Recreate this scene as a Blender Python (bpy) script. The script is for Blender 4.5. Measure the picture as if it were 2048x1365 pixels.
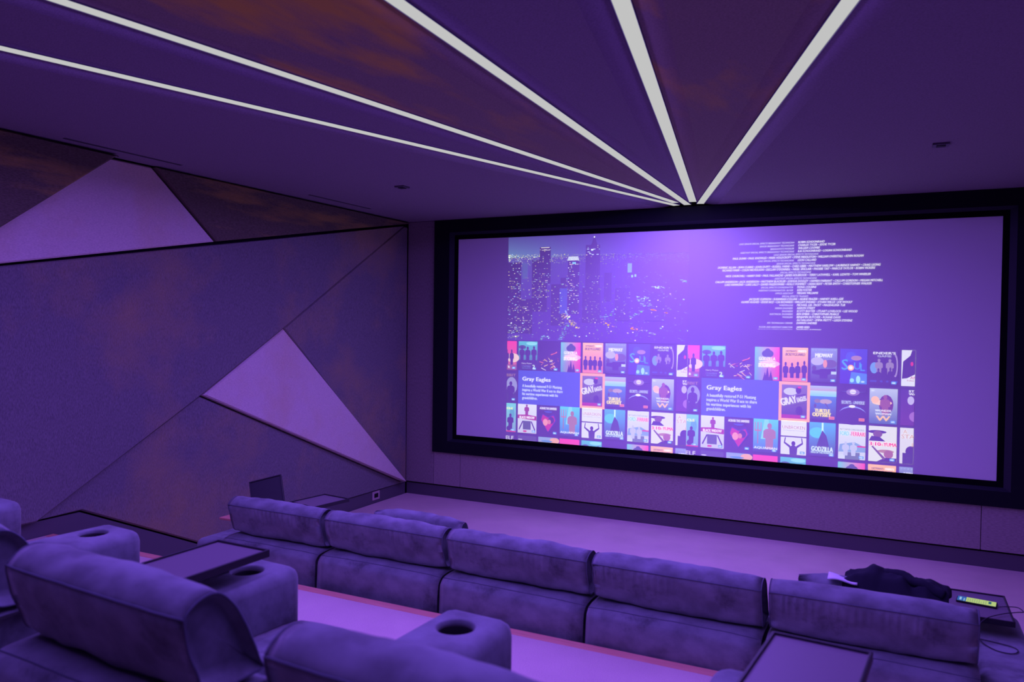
import bpy, bmesh, math, random
from mathutils import Vector, Matrix, noise
random.seed(7)
scn = bpy.context.scene
for o in list(bpy.data.objects): bpy.data.objects.remove(o, do_unlink=True)

# ---------------------------------------------------------------- camera
EYE = Vector((0, 0, 1.886))
yaw, pitch, roll = math.radians(26.35), math.radians(-1.153), math.radians(.75)
fw = Vector((-math.sin(yaw)*math.cos(pitch), math.cos(yaw)*math.cos(pitch), math.sin(pitch)))
rt0 = Vector((math.cos(yaw), math.sin(yaw), 0)); up0 = rt0.cross(fw)
rt = math.cos(roll)*rt0 + math.sin(roll)*up0; up = rt.cross(fw)
cd = bpy.data.cameras.new('camera'); cam = bpy.data.objects.new('camera', cd)
scn.collection.objects.link(cam); scn.camera = cam
cd.sensor_fit = 'HORIZONTAL'; cd.sensor_width = 36; cd.lens = 1551.9/2048*36
cd.clip_start = .02
m = Matrix((rt, up, -fw)).transposed().to_4x4(); m.translation = EYE; cam.matrix_world = m
cd.dof.use_dof = True; cd.dof.focus_distance = 6.8; cd.dof.aperture_fstop = 3.6

# ---------------------------------------------------------------- world, light levels, exposure
w = bpy.data.worlds.new('world'); scn.world = w; w.use_nodes = True
w.node_tree.nodes['Background'].inputs[0].default_value = (.01, .006, .02, 1)
w.node_tree.nodes['Background'].inputs[1].default_value = .2
scn.view_settings.view_transform = 'Standard'; scn.view_settings.look = 'None'
scn.view_settings.gamma = 1; scn.view_settings.use_curve_mapping = False
scn.view_settings.exposure = 0.0
LED_COLOUR = (.255, .098, 1.0)      # violet light of the ceiling strips
LED_WATTS_PER_METRE = 6.3
LED_FACE = .54                     # brightness of the diffuser face
PROJ = 1.0                         # brightness of the projected picture

ZC, D, XL, XR, YB = 3.011, 7.2, -4.867, 1.38, -2.6      # ceiling, screen wall, left wall, right wall, rear wall
PLAT, PEDGE = .496, 3.17                                # rear platform height and front edge

# ---------------------------------------------------------------- helpers
C = scn.collection
def lin(v):
    v /= 255.
    return v/12.92 if v <= .04045 else ((v+.055)/1.055)**2.4
def obj(name, me, parent=None, mats=None, **props):
    if isinstance(me, bmesh.types.BMesh):
        bm = me; me = bpy.data.meshes.new(name); bm.to_mesh(me); bm.free()
    o = bpy.data.objects.new(name, me); C.objects.link(o)
    if parent: o.parent = parent
    if mats is not None:
        if not isinstance(mats, (list, tuple)): mats = [mats]
        if not me.materials:
            for mm in mats: me.materials.append(mm)
    for k, v in props.items(): o[k] = v
    return o
def empty(name, loc=(0, 0, 0), rz=0, **props):
    o = bpy.data.objects.new(name, None); C.objects.link(o); o.empty_display_size = .1
    o.location = loc; o.rotation_euler = (0, 0, rz)
    for k, v in props.items(): o[k] = v
    return o
def smooth(o, wn=True):
    for p in o.data.polygons: p.use_smooth = True
    if wn and 'wn' not in o.modifiers:
        md = o.modifiers.new('wn', 'WEIGHTED_NORMAL'); md.keep_sharp = True
    return o
def add_box(bm, x0, x1, y0, y1, z0, z1, bev=0, seg=3):
    vs = [bm.verts.new((x, y, z)) for z in (z0, z1) for x, y in ((x0, y0), (x1, y0), (x1, y1), (x0, y1))]
    fs = [bm.faces.new([vs[i] for i in f]) for f in ((3, 2, 1, 0), (4, 5, 6, 7), (0, 1, 5, 4), (1, 2, 6, 5), (2, 3, 7, 6), (3, 0, 4, 7))]
    if bev:
        ed = list({e for f in fs for e in f.edges})
        bmesh.ops.bevel(bm, geom=ed, offset=bev, segments=seg, profile=.5, affect='EDGES')
    return bm
def box(x0, x1, y0, y1, z0, z1, bev=0, seg=3):
    return add_box(bmesh.new(), x0, x1, y0, y1, z0, z1, bev, seg)
def add_tube(bm, pts, r, n=6, closed=False):
    rings = []; N = len(pts); pts = [Vector(p) for p in pts]
    nrm = None
    for i, p in enumerate(pts):
        a = pts[(i-1) % N] if (closed or i > 0) else p
        b = pts[(i+1) % N] if (closed or i < N-1) else p
        t = (b-a).normalized() if (b-a).length > 1e-9 else Vector((1, 0, 0))
        if nrm is None:
            nrm = t.orthogonal().normalized()
        nrm = (nrm - t*nrm.dot(t)).normalized(); bn = t.cross(nrm)
        rings.append([bm.verts.new(p + r*(math.cos(2*math.pi*k/n)*nrm + math.sin(2*math.pi*k/n)*bn)) for k in range(n)])
    for i in range(N if closed else N-1):
        A, B = rings[i], rings[(i+1) % N]
        for k in range(n): bm.faces.new((A[k], A[(k+1) % n], B[(k+1) % n], B[k]))
    if not closed:
        bm.faces.new(rings[0][::-1]); bm.faces.new(rings[-1])
    return bm
def add_lathe(bm, prof, cx=0, cy=0, n=28, caps=True):
    rings = [[bm.verts.new((cx+r*math.cos(2*math.pi*k/n), cy+r*math.sin(2*math.pi*k/n), z)) for k in range(n)] for r, z in prof]
    for A, B in zip(rings, rings[1:]):
        for k in range(n): bm.faces.new((A[k], A[(k+1) % n], B[(k+1) % n], B[k]))
    if caps:
        bm.faces.new(rings[0][::-1]); bm.faces.new(rings[-1])
    return bm
def catmull(pts, sub=5):
    out = []; N = len(pts)
    for i in range(N):
        p0, p1, p2, p3 = (Vector(pts[(i+k) % N]) for k in (-1, 0, 1, 2))
        for s in range(sub):
            t = s/sub
            out.append(.5*((2*p1) + (p2-p0)*t + (2*p0-5*p1+4*p2-p3)*t*t + (3*p1-p0-3*p2+p3)*t**3))
    return out
def cushion(prof, x0, x1, r, nx=40, seed=0, amp=.004, gather=None, bulge=.012):
    """soft upholstered body: (y,z) profile swept along x, ends rounded by r, surface a little uneven.
    gather = index of the seam below which the cloth is gathered. returns bmesh, rings"""
    N = len(prof)
    area = sum(prof[i].x*prof[(i+1) % N].y - prof[(i+1) % N].x*prof[i].y for i in range(N))
    nrm = []
    for i in range(N):
        t = prof[(i+1) % N]-prof[i-1]; n_ = Vector((t.y, -t.x)).normalized()
        nrm.append(n_ if area > 0 else -n_)
    st = []
    for k in range(7):
        a = math.pi/2*k/6; st.append((x0 + r*(1-math.sin(a)), r*(1-math.cos(math.pi/2-a))))
    L = x1-x0-2*r
    for k in range(1, nx): st.append((x0+r+L*k/nx, 0))
    for k in range(7):
        a = math.pi/2*(6-k)/6; st.append((x1 - r*(1-math.sin(a)), r*(1-math.cos(math.pi/2-a))))
    cy_ = (max(p.x for p in prof)+min(p.x for p in prof))/2; cz_ = (max(p.y for p in prof)+min(p.y for p in prof))/2
    hy_ = (max(p.x for p in prof)-min(p.x for p in prof))/2; hz_ = (max(p.y for p in prof)-min(p.y for p in prof))/2
    bm = bmesh.new(); rings = []
    for x, ins in st:
        fy, fz = 1-ins/hy_*.8, 1-ins/hz_*.8
        u = (x-x0)/(x1-x0); puff = bulge*math.sin(math.pi*min(1, max(0, u)))**.5 - bulge
        ring = []
        for i in range(N):
            d = puff
            p = Vector((x, prof[i].x, prof[i].y))
            d += amp*noise.noise(p*7+Vector((seed*3.1, 0, 0))) + amp*.6*noise.noise(p*19+Vector((0, seed*2.3, 0)))
            if gather is not None and ins < r*.7:
                k = (i-gather) % N
                if 0 < k < 9:
                    e = max(0, noise.noise(Vector((x*4.5, seed*5.7, 0)))+.25)
                    d += .010*e*math.sin(x*210+3*noise.noise(Vector((x*30, seed, 1))))*math.sin(math.pi*min(1, k/9))
            ring.append(bm.verts.new((x, cy_+(prof[i].x-cy_)*fy+nrm[i].x*d, cz_+(prof[i].y-cz_)*fz+nrm[i].y*d)))
        rings.append(ring)
    flip = area < 0
    for A, B in zip(rings, rings[1:]):
        for i in range(N):
            f = (A[i], A[(i+1) % N], B[(i+1) % N], B[i])
            bm.faces.new(f if flip else f[::-1])
    for rg, sx in ((rings[0], -1), (rings[-1], 1)):
        cen = sum((v.co for v in rg), Vector())/N; prev = rg
        for q, bl_ in ((.80, .004), (.5, .010), (.2, .012)):
            cur = [bm.verts.new(Vector((v.co.x+sx*bl_, cen.y+(v.co.y-cen.y)*q, cen.z+(v.co.z-cen.z)*q))) for v in rg]
            for i in range(N): bm.faces.new((prev[i], prev[(i+1) % N], cur[(i+1) % N], cur[i]))
            prev = cur
        bm.faces.new(prev)
    bmesh.ops.recalc_face_normals(bm, faces=bm.faces)
    return bm, rings
def copy_tree(o, parent=None):
    c = o.copy(); C.objects.link(c); c.parent = parent
    for ch in list(o.children): copy_tree(ch, c)
    return c

# ---------------------------------------------------------------- materials
def mat(name, col, rough=.9, spec=.25, metal=0):
    m = bpy.data.materials.new(name); m.use_nodes = True
    b = m.node_tree.nodes['Principled BSDF']
    b.inputs['Base Color'].default_value = (*col, 1); b.inputs['Roughness'].default_value = rough
    b.inputs['Specular IOR Level'].default_value = spec; b.inputs['Metallic'].default_value = metal
    return m
def tex_noise(nt, scale, detail=3, stretch=(1, 1, 1), rot=(0, 0, 0), rough=.55):
    tc = nt.nodes.new('ShaderNodeTexCoord'); mp = nt.nodes.new('ShaderNodeMapping')
    mp.inputs['Scale'].default_value = stretch; mp.inputs['Rotation'].default_value = rot
    n = nt.nodes.new('ShaderNodeTexNoise'); n.inputs['Scale'].default_value = scale
    n.inputs['Detail'].default_value = detail; n.inputs['Roughness'].default_value = rough
    nt.links.new(tc.outputs['Object'], mp.inputs[0]); nt.links.new(mp.outputs[0], n.inputs[0])
    return n.outputs['Fac']
def ramp(nt, fac, stops):
    r = nt.nodes.new('ShaderNodeValToRGB'); el = r.color_ramp.elements
    while len(el) < len(stops): el.new(.5)
    for e, (p, c) in zip(el, stops): e.position = p; e.color = (*c, 1)
    nt.links.new(fac, r.inputs[0]); return r.outputs[0]
def bump(nt, fac, dist, strength=.5):
    b = nt.nodes.new('ShaderNodeBump'); b.inputs['Distance'].default_value = dist; b.inputs['Strength'].default_value = strength
    nt.links.new(fac, b.inputs['Height']); return b.outputs[0]
def mix(nt, fac, a, b, mode='MIX'):
    x = nt.nodes.new('ShaderNodeMix'); x.data_type = 'RGBA'; x.blend_type = mode
    if isinstance(fac, float): x.inputs[0].default_value = fac
    else: nt.links.new(fac, x.inputs[0])
    for s, v in ((6, a), (7, b)):
        if isinstance(v, tuple): x.inputs[s].default_value = (*v, 1)
        else: nt.links.new(v, x.inputs[s])
    return x.outputs[2]
def mul(c, k): return tuple(v*k for v in c)
def velvet(name, col):
    m = mat(name, col, .85, .15); nt = m.node_tree; b = nt.nodes['Principled BSDF']
    n1 = tex_noise(nt, 7.5, 4, (1, 1.3, 1.3)); n2 = tex_noise(nt, 4, 5, (1, 1, 1), (0, 0, .6), .7)
    c1 = ramp(nt, n1, [(.34, mul(col, .70)), (.50, col), (.66, mul(col, 1.25))])
    c2 = ramp(nt, n2, [(.34, (.55,)*3), (.46, (1, 1, 1))])
    nt.links.new(mix(nt, 1.0, c1, c2, 'MULTIPLY'), b.inputs['Base Color'])
    b.inputs['Sheen Weight'].default_value = .25; b.inputs['Sheen Roughness'].default_value = .4
    nt.links.new(bump(nt, tex_noise(nt, 16, 5), .008, .25), b.inputs['Normal'])
    return m
def fabric(name, col, stretch=(1, 60, 4), rot=(0, 0, 0), warm_glow=0, warm_scale=1.2, warm_stretch=(1, 1, 1), contrast=.22, warm_y=None):
    m = mat(name, col, .95, .1); nt = m.node_tree; b = nt.nodes['Principled BSDF']
    n = tex_noise(nt, 110, 3, stretch, rot)
    c = ramp(nt, n, [(.3, mul(col, 1-contrast)), (.7, mul(col, 1+contrast))])
    if warm_glow:  # warm light showing through the cloth, painted into its colour as soft patches
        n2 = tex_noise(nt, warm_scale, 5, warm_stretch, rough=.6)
        f = ramp(nt, n2, [(.5, (0, 0, 0)), (.68, (warm_glow,)*3)])
        if warm_y:      # the painted glow fades out towards the screen wall
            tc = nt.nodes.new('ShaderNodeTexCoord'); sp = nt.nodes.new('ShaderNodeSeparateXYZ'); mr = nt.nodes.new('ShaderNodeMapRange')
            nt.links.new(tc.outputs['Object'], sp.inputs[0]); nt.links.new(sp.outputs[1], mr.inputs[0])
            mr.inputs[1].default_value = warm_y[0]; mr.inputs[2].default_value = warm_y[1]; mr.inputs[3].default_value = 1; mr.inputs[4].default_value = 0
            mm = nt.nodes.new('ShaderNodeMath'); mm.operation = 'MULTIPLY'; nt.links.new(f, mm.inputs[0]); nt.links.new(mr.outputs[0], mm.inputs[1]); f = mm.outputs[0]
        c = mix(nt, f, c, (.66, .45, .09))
    nt.links.new(c, b.inputs['Base Color'])
    nt.links.new(bump(nt, n, .003, .35), b.inputs['Normal'])
    return m
M = {}
M['velvet'] = velvet('sofa_velvet', (.235, .265, .275))
M['piping'] = mat('piping_cloth', (.13, .15, .18), .9)
M['wall'] = fabric('wall_fabric', (.30, .26, .25), (2, 2, .35), contrast=.25)
M['wall_h'] = fabric('wall_fabric_cross', (.37, .32, .30), (.35, 2, 2), contrast=.22)
M['wall_left'] = fabric('panel_fabric', (.205, .20, .20), (2, 2, .5), (.9, 0, 0), warm_glow=.28, warm_scale=.9, contrast=.28)
M['wall_light'] = fabric('panel_fabric_light', (.74, .66, .58), (2, .6, 2), warm_glow=.25, warm_scale=1.4, contrast=.12)
M['wall_bronze_glow'] = fabric('panel_fabric_bronze_glow', (.15, .13, .09), (2, .4, 2), warm_glow=.62, warm_scale=1.5, warm_stretch=(1, .45, 3.2), contrast=.3)
M['ceil'] = fabric('ceiling_fabric', (.27, .24, .26), (1, 2, 1), contrast=.18)
M['ceil_bronze_glow'] = fabric('ceiling_fabric_bronze_glow', (.30, .26, .20), (1, 2, 1), warm_glow=1.0, warm_scale=1.3, warm_stretch=(1.8, .55, 1), contrast=.2, warm_y=(2.8, 5.0))
M['dark'] = mat('dark_gap', (.015, .012, .018), .9)
M['base'] = mat('baseboard_paint', (.11, .10, .12), .55, .4)
M['black_velvet'] = mat('frame_velvet', (.010, .011, .016), .95, .15)
M['mask'] = mat('mask_black', (.004, .004, .006), .95, .05)
M['bevel'] = mat('frame_bevel', (.015, .018, .028), .6, .3)
def carpet():
    m = mat('carpet', (.62, .56, .56), .98, .05); nt = m.node_tree; b = nt.nodes['Principled BSDF']
    n = tex_noise(nt, 260, 3); n2 = tex_noise(nt, 2.2, 3)
    c = ramp(nt, n, [(.3, (.74, .58, .50)), (.7, (.92, .76, .68))]); c2 = ramp(nt, n2, [(.3, (.86,)*3), (.7, (1, 1, 1))])
    nt.links.new(mix(nt, 1.0, c, c2, 'MULTIPLY'), b.inputs['Base Color']); nt.links.new(bump(nt, n, .006, .5), b.inputs['Normal'])
    return m
M['carpet'] = carpet()
def wood():
    m = mat('nosing_wood', (.7, .38, .16), .5, .4); nt = m.node_tree; b = nt.nodes['Principled BSDF']
    n = tex_noise(nt, 5, 5, (1, 18, 18)); nt.links.new(ramp(nt, n, [(.3, (.80, .34, .22)), (.7, (.95, .46, .32))]), b.inputs['Base Color'])
    return m
M['wood'] = wood()
M['tray'] = mat('tray_top', (.20, .18, .19), .42, .4)
M['tray_rim'] = mat('tray_rim', (.02, .02, .025), .4, .4)
M['metal'] = mat('post_metal', (.25, .25, .27), .3, .5, 1)
M['cup'] = mat('cup_black', (.008, .008, .01), .6, .3)
M['jacket'] = mat('jacket_cloth', (.020, .022, .035), .9, .2)
M['paper'] = mat('paper_white', (.85, .85, .85), .7)
M['plate'] = mat('outlet_plate', (.55, .42, .42), .5)
M['cable'] = mat('cable_rubber', (.05, .05, .06), .5)
def led_mat():
    m = bpy.data.materials.new('led_diffuser'); m.use_nodes = True; nt = m.node_tree; nt.nodes.clear()
    e = nt.nodes.new('ShaderNodeEmission'); o = nt.nodes.new('ShaderNodeOutputMaterial')
    e.inputs[0].default_value = (1, 1, 1, 1); e.inputs[1].default_value = LED_FACE
    nt.links.new(e.outputs[0], o.inputs[0]); return m
M['led'] = led_mat()
M['channel'] = mat('led_channel', (.35, .33, .5), .5)
def screen_mat(name, base, strength):
    m = mat(name, base, .95, .05); nt = m.node_tree; b = nt.nodes['Principled BSDF']
    a = nt.nodes.new('ShaderNodeVertexColor'); a.layer_name = 'Col'
    nt.links.new(a.outputs[0], b.inputs['Emission Color']); b.inputs['Emission Strength'].default_value = strength
    return m
M['picture'] = screen_mat('projected_picture', (.78, .78, .78), PROJ)
M['screen'] = mat('screen_white', (.78, .78, .78), .95, .05)
M['phone_screen'] = screen_mat('phone_screen', (.02, .02, .02), 1.0)

# ---------------------------------------------------------------- ceiling and light strips
STRIPS = [((-1.86, 7.18), (-3.40, 1.98)), ((-1.83, 7.03), (-2.712, 1.733)), ((-1.76, 7.195), (-1.605, 2.238)),
          ((-1.679, 7.05), (-.879, 2.57)), ((-1.647, 7.19), (-.154, 2.90))]
SW, SREAR, LTIP = .070, .15, .36
lines = []
for (ax, ay), (bx, by) in STRIPS:
    s = (bx-ax)/(by-ay); lines.append((ax, ay, s))            # x = ax + s*(y-ay)
def lx(i, y, side, off=0.0):
    ax, ay, s = lines[i]; return ax + s*(y-ay) + side*(SW/2+off)*math.sqrt(1+s*s)
def meet(i, j, off):
    a0, a1 = lx(i, 0, 1, off), lx(i, 1, 1, off); b0, b1 = lx(j, 0, -1, off), lx(j, 1, -1, off)
    return (b0-a0)/((a1-a0)-(b1-b0))
ceiling = obj('ceiling', box(XL-.1, XR+.1, YB-.1, D+.15, ZC+.04, ZC+.14), mats=M['dark'], kind='structure')
def ceil_panel(top, bot, mt):
    bm = bmesh.new(); n = len(top)
    rings = [[bm.verts.new((x, y, ZC+.0395)) for x, y in top]]
    for k in range(9):                                     # edge towards the light channel, pillowed to catch a halo of its light
        q = k/8; rings.append([bm.verts.new((a[0]+(b[0]-a[0])*q, a[1]+(b[1]-a[1])*q, ZC+.018*(1-q)**2)) for a, b in zip(top, bot)])
    bm.faces.new(rings[0]); bm.faces.new(rings[-1][::-1])
    for A_, B_ in zip(rings, rings[1:]):
        for i in range(n): bm.faces.new((B_[i], B_[(i+1) % n], A_[(i+1) % n], A_[i]))
    bmesh.ops.remove_doubles(bm, verts=bm.verts, dist=1e-6)
    bmesh.ops.recalc_face_normals(bm, faces=bm.faces)
    o = obj('ceiling_panel', bm, ceiling, mt)
    for p in o.data.polygons: p.use_smooth = abs(p.normal.z) < .99995 and p.normal.z < -.5
    return o
BV = .11
def sector(i, j, mt):
    def poly(off):
        ym = meet(i, j, off); yf = min(D-.005, ym-.01)
        r = [(lx(i, SREAR, 1, off), SREAR), (lx(j, SREAR, -1, off), SREAR), (lx(j, yf, -1, off), yf), (lx(i, yf, 1, off), yf)]
        return r
    return ceil_panel(poly(.002), poly(BV), mt)
mats_sec = [M['ceil'], M['ceil_bronze_glow'], M['ceil'], M['ceil_bronze_glow']]
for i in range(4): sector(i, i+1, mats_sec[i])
ceil_panel([(XL, SREAR), (lx(0, SREAR, -1, .002), SREAR), (lx(0, D, -1, .002), D), (XL, D)], [(XL, SREAR), (lx(0, SREAR, -1, BV), SREAR), (lx(0, D, -1, BV), D), (XL, D)], M['ceil'])
ceil_panel([(lx(4, SREAR, 1, .002), SREAR), (XR, SREAR), (XR, D), (lx(4, D, 1, .002), D)], [(lx(4, SREAR, 1, BV), SREAR), (XR, SREAR), (XR, D), (lx(4, D, 1, BV), D)], M['ceil'])
ceil_panel([(XL, YB), (XR, YB), (XR, SREAR-.03), (XL, SREAR-.03)], [(XL, YB), (XR, YB), (XR, SREAR-.03), (XL, SREAR-.03)], M['ceil'])
names = ['leftmost light strip, nearest the left wall', 'second light strip from the left wall, ending just short of the frame',
         'middle light strip of the fan running straight back from the screen', 'second light strip from the right of the ceiling fan',
         'rightmost light strip of the ceiling fan']
for i, ((ax, ay), (bx, by)) in enumerate(STRIPS):
    s = lines[i][2]; p0 = Vector((ax, ay, 0)); p1 = Vector((lx(i, SREAR+.02, 0), SREAR+.02, 0))
    L = (p1-p0).length; mid = (p0+p1)/2; ang = math.atan2(p1.y-p0.y, p1.x-p0.x)
    t = empty('light_strip', (mid.x, mid.y, ZC), ang, label='white glowing linear ' + names[i], category='light strip', group='ceiling light strips')
    dz = .0012*i
    obj('diffuser', box(-L/2, L/2, -SW/2+.0025, SW/2-.0025, .0135+dz, .021+dz), t, M['led'])
    ch = box(-L/2, L/2, -SW/2, -SW/2+.002, .013, .034); add_box(ch, -L/2, L/2, SW/2-.002, SW/2, .013, .034)
    obj('channel', ch, t, M['channel'])
    ld = bpy.data.lights.new('strip_lamp', 'AREA'); ld.shape = 'RECTANGLE'; ld.size = L-LTIP; ld.size_y = SW-.008
    ld.color = LED_COLOUR; ld.energy = LED_WATTS_PER_METRE*(L-LTIP)
    lo = bpy.data.objects.new('strip_lamp', ld); C.objects.link(lo); lo.parent = t; lo.location = (LTIP/2, 0, .0125)
# slot diffusers, ceiling devices
for y0, y1, nm in ((3.09, 3.97, 'nearer the camera, above the pale wall panel'), (5.33, 6.21, 'farther away, near the screen corner')):
    t = empty('air_slot', (-4.645, (y0+y1)/2, ZC), 0, label='thin dark linear air slot in ceiling ' + nm, category='air vent', group='ceiling air slots')
    obj('slot_blade', box(-.008, .008, -(y1-y0)/2, (y1-y0)/2, -.002, .0005), t, M['dark'])
    f = box(-.014, -.009, -(y1-y0)/2, (y1-y0)/2, -.003, .0005); add_box(f, .009, .014, -(y1-y0)/2, (y1-y0)/2, -.003, .0005)
    obj('slot_frame', f, t, M['base'])
for x, y, nm in ((-3.646, 5.30, 'left of the light strips'), (.216, 5.34, 'right of the light strips')):
    t = empty('ceiling_sensor', (x, y, ZC), 0, label='small dark square ceiling fitting ' + nm, category='ceiling fitting', group='ceiling fittings')
    obj('housing', box(-.045, .045, -.045, .045, -.012, .0), t, M['base']); obj('lens', box(-.025, .025, -.025, .025, -.016, -.012), t, M['cup'])

# ---------------------------------------------------------------- floor, platform, walls
obj('floor', box(XL, XR, PEDGE-.02, D+.1, -.12, 0), mats=M['carpet'], kind='structure')
plat = obj('floor_platform', box(XL, XR, YB, PEDGE-.06, -.12, PLAT), mats=M['carpet'], kind='structure')
obj('riser', box(XL, XR, PEDGE-.06, PEDGE-.02, 0, PLAT-.03), plat, M['base'])
obj('nosing', box(XL, XR, PEDGE-.06, PEDGE, PLAT-.03, PLAT+.002, .004, 2), plat, M['wood'])
st_ = obj('floor_step', box(XL, -3.95, PEDGE, PEDGE+.42, 0, .248), mats=M['carpet'], kind='structure')
obj('nosing', box(XL, -3.95, PEDGE+.42, PEDGE+.45, .218, .25, .004, 2), st_, M['wood'])
wl = obj('wall_left', box(XL-.15, XL-.04, YB, D+.1, -.1, ZC+.05), mats=M['dark'], kind='structure')
wr = obj('wall_right', box(XR+.04, XR+.15, YB, D+.1, -.1, ZC+.05), mats=M['dark'], kind='structure')
wb = obj('wall_back', box(XL-.1, XR+.1, D+.06, D+.16, -.1, ZC+.05), mats=M['dark'], kind='structure')
obj('wall_front', box(XL-.1, XR+.1, YB-.1, YB, -.1, ZC+.05), mats=M['wall'], kind='structure')

# faceted fabric panels: corner points (y, z) on the wall, with how far each corner stands out from it
def pt(y, z): return (y*D, z*D+1.886)
A0, A1, A2 = pt(.394, .081), pt(.493, .1555), pt(.542, .1555)
Bq, B0 = pt(.620, .087), pt(.394, .045)
K, T0, T1, T2 = pt(.988, .1495), pt(.729, -.007), pt(.602, -.080), pt(.985, -.2405)
G0, G1, G2, G3 = pt(.421, -.178), pt(.466, -.178), pt(.605, -.243), pt(1.0, -.243)
zt = ZC-.004
def ext(p, q, y):                # extend line p->q to depth y
    return (y, p[1]+(q[1]-p[1])*(y-p[0])/(q[0]-p[0]))
R1, R2 = ext(A1, A0, YB+.9), ext(K, B0, YB+.02)
R1y = A1[0]-(A1[1]-.9)*(A1[0]-A0[0])/(A1[1]-A0[1])
def tilt(o0, ztop, per_m): return lambda y, z: o0 + (ztop-z)*per_m
panels = [  # corners (y, z), how far it stands out, material
    ([ext(A1, A0, 1.9), A1, (A1[0]-.01, zt), (1.9, zt)], tilt(.13, zt, 0), 'wall_bronze_glow'),
    ([ext(A1, A0, 1.93), A1, (A2[0], zt), Bq, ext(K, B0, 1.93)], tilt(.0, zt, .07), 'wall_light'),
    ([A2, (D-.015, zt), (D-.015, K[1]+.03), Bq], tilt(.04, zt, .02), 'wall_bronze_glow'),
    ([ext(K, B0, 1.93), K, T0, T1, G0, (1.93, G0[1])], tilt(.008, zt, .02), 'wall_left'),
    ([K, (D-.01, K[1]), (D-.01, G3[1]), T2, T0], tilt(.006, zt, .004), 'wall_left'),
    ([T0, T1, T2], tilt(.018, T0[1], .045), 'wall_light'),
    ([T1, T2, (G3[0]-.02, G3[1]), G2, G1, G0], tilt(.004, T1[1], .008), 'wall_left'),
    ([(YB+.02, G0[1]), (1.9, G0[1]), ext(K, B0, 1.9), ext(A1, A0, 1.9), (1.9, zt), (YB+.02, zt)], tilt(.02, zt, 0), 'wall_left'),
]
panels = [([(y, z, f(y, z)) for y, z in p], m_) for p, f, m_ in panels]
def shrink(poly, d):
    cx = sum(p[0] for p in poly)/len(poly); cy = sum(p[1] for p in poly)/len(poly)
    n = len(poly); ar = sum(poly[i][0]*poly[(i+1) % n][1]-poly[(i+1) % n][0]*poly[i][1] for i in range(n))
    sg = 1 if ar > 0 else -1; out = []
    for i in range(n):
        p0, p1, p2 = Vector(poly[i-1][:2]), Vector(poly[i][:2]), Vector(poly[(i+1) % n][:2])
        e1 = (p1-p0).normalized(); e2 = (p2-p1).normalized()
        n1 = Vector((-e1.y, e1.x))*sg; n2 = Vector((-e2.y, e2.x))*sg
        b = (n1+n2); k = max(.28, 1+n1.dot(n2)); v = b/k*d
        out.append((p1.x+v.x, p1.y+v.y, poly[i][2]))
    return out
def wall_panel(parent, poly, mt, side):
    X = XL if side < 0 else XR
    bm = bmesh.new(); n = len(poly); o_ = shrink(poly, .006); i_ = shrink(poly, .016)
    back = [bm.verts.new((X+side*.038, y, z)) for y, z, f in o_]
    mid = [bm.verts.new((X-side*(f-.012), y, z)) for y, z, f in o_]
    fr = [bm.verts.new((X-side*f, y, z)) for y, z, f in i_]
    for A, B in ((back, mid), (mid, fr)):
        for i in range(n): bm.faces.new((A[i], A[(i+1) % n], B[(i+1) % n], B[i]))
    bm.faces.new(fr); bm.faces.new(back[::-1])
    bmesh.ops.recalc_face_normals(bm, faces=bm.faces)
    return obj('wall_panel', bm, parent, M[mt])
for poly, mt in panels:
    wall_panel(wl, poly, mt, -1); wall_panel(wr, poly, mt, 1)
# baseboards following the step down
def baseboard(name, side):
    X = XL if side < 0 else XR
    tp = [(YB, G0[1]), (PEDGE, G0[1]), (PEDGE+.001, G0[1]), G1, G2, (D, G3[1])]; lo_ = [PLAT-.03, PLAT-.03, -.02, -.02, -.02, -.02]
    bm = bmesh.new(); g = [[bm.verts.new((X+side*d, y, z_)) for d in (.03, .006) for z_ in (b_, z-.007)] for (y, z), b_ in zip(tp, lo_)]
    for p, q in zip(g, g[1:]):
        for a, b in ((0, 1), (1, 3), (3, 2), (2, 0)): bm.faces.new((p[a], p[b], q[b], q[a]))
    bm.faces.new([g[0][k] for k in (0, 1, 3, 2)]); bm.faces.new([g[-1][k] for k in (2, 3, 1, 0)])
    bmesh.ops.recalc_face_normals(bm, faces=bm.faces)
    return obj(name, bm, mats=M['base'], kind='structure')
bl = baseboard('baseboard_left', -1); baseboard('baseboard_right', 1)
obj('baseboard_back', box(XL, XR, D+.022, D+.05, -.02, G3[1]-.012), mats=M['base'], kind='structure')
# screen-wall fabric panels
FX0, FX1, FZ0 = -4.505, 1.02, .501
zb = .141
for x0, x1, z0, z1, mt in ((XL, FX0, zb, ZC, 'wall'), (FX1, XR, zb, ZC, 'wall'), (FX0, -4.17, zb, FZ0, 'wall_h'), (-4.17, .637, zb, FZ0, 'wall_h'), (.637, FX1, zb, FZ0, 'wall_h')):
    obj('wall_panel', box(x0+.002, x1-.002, D, D+.055, z0, z1-.002, .004, 2), wb, M[mt])
# outlet on the baseboard
t = empty('wall_outlet', (XL-.006, 6.655, .079), 0, label='small pinkish outlet plate on the left baseboard near the screen wall', category='outlet')
obj('plate', box(0, .008, -.062, .062, -.045, .045, .003, 2), t, M['plate']); obj('socket', box(.008, .010, -.033, .033, -.022, .022), t, M['cup'])

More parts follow.
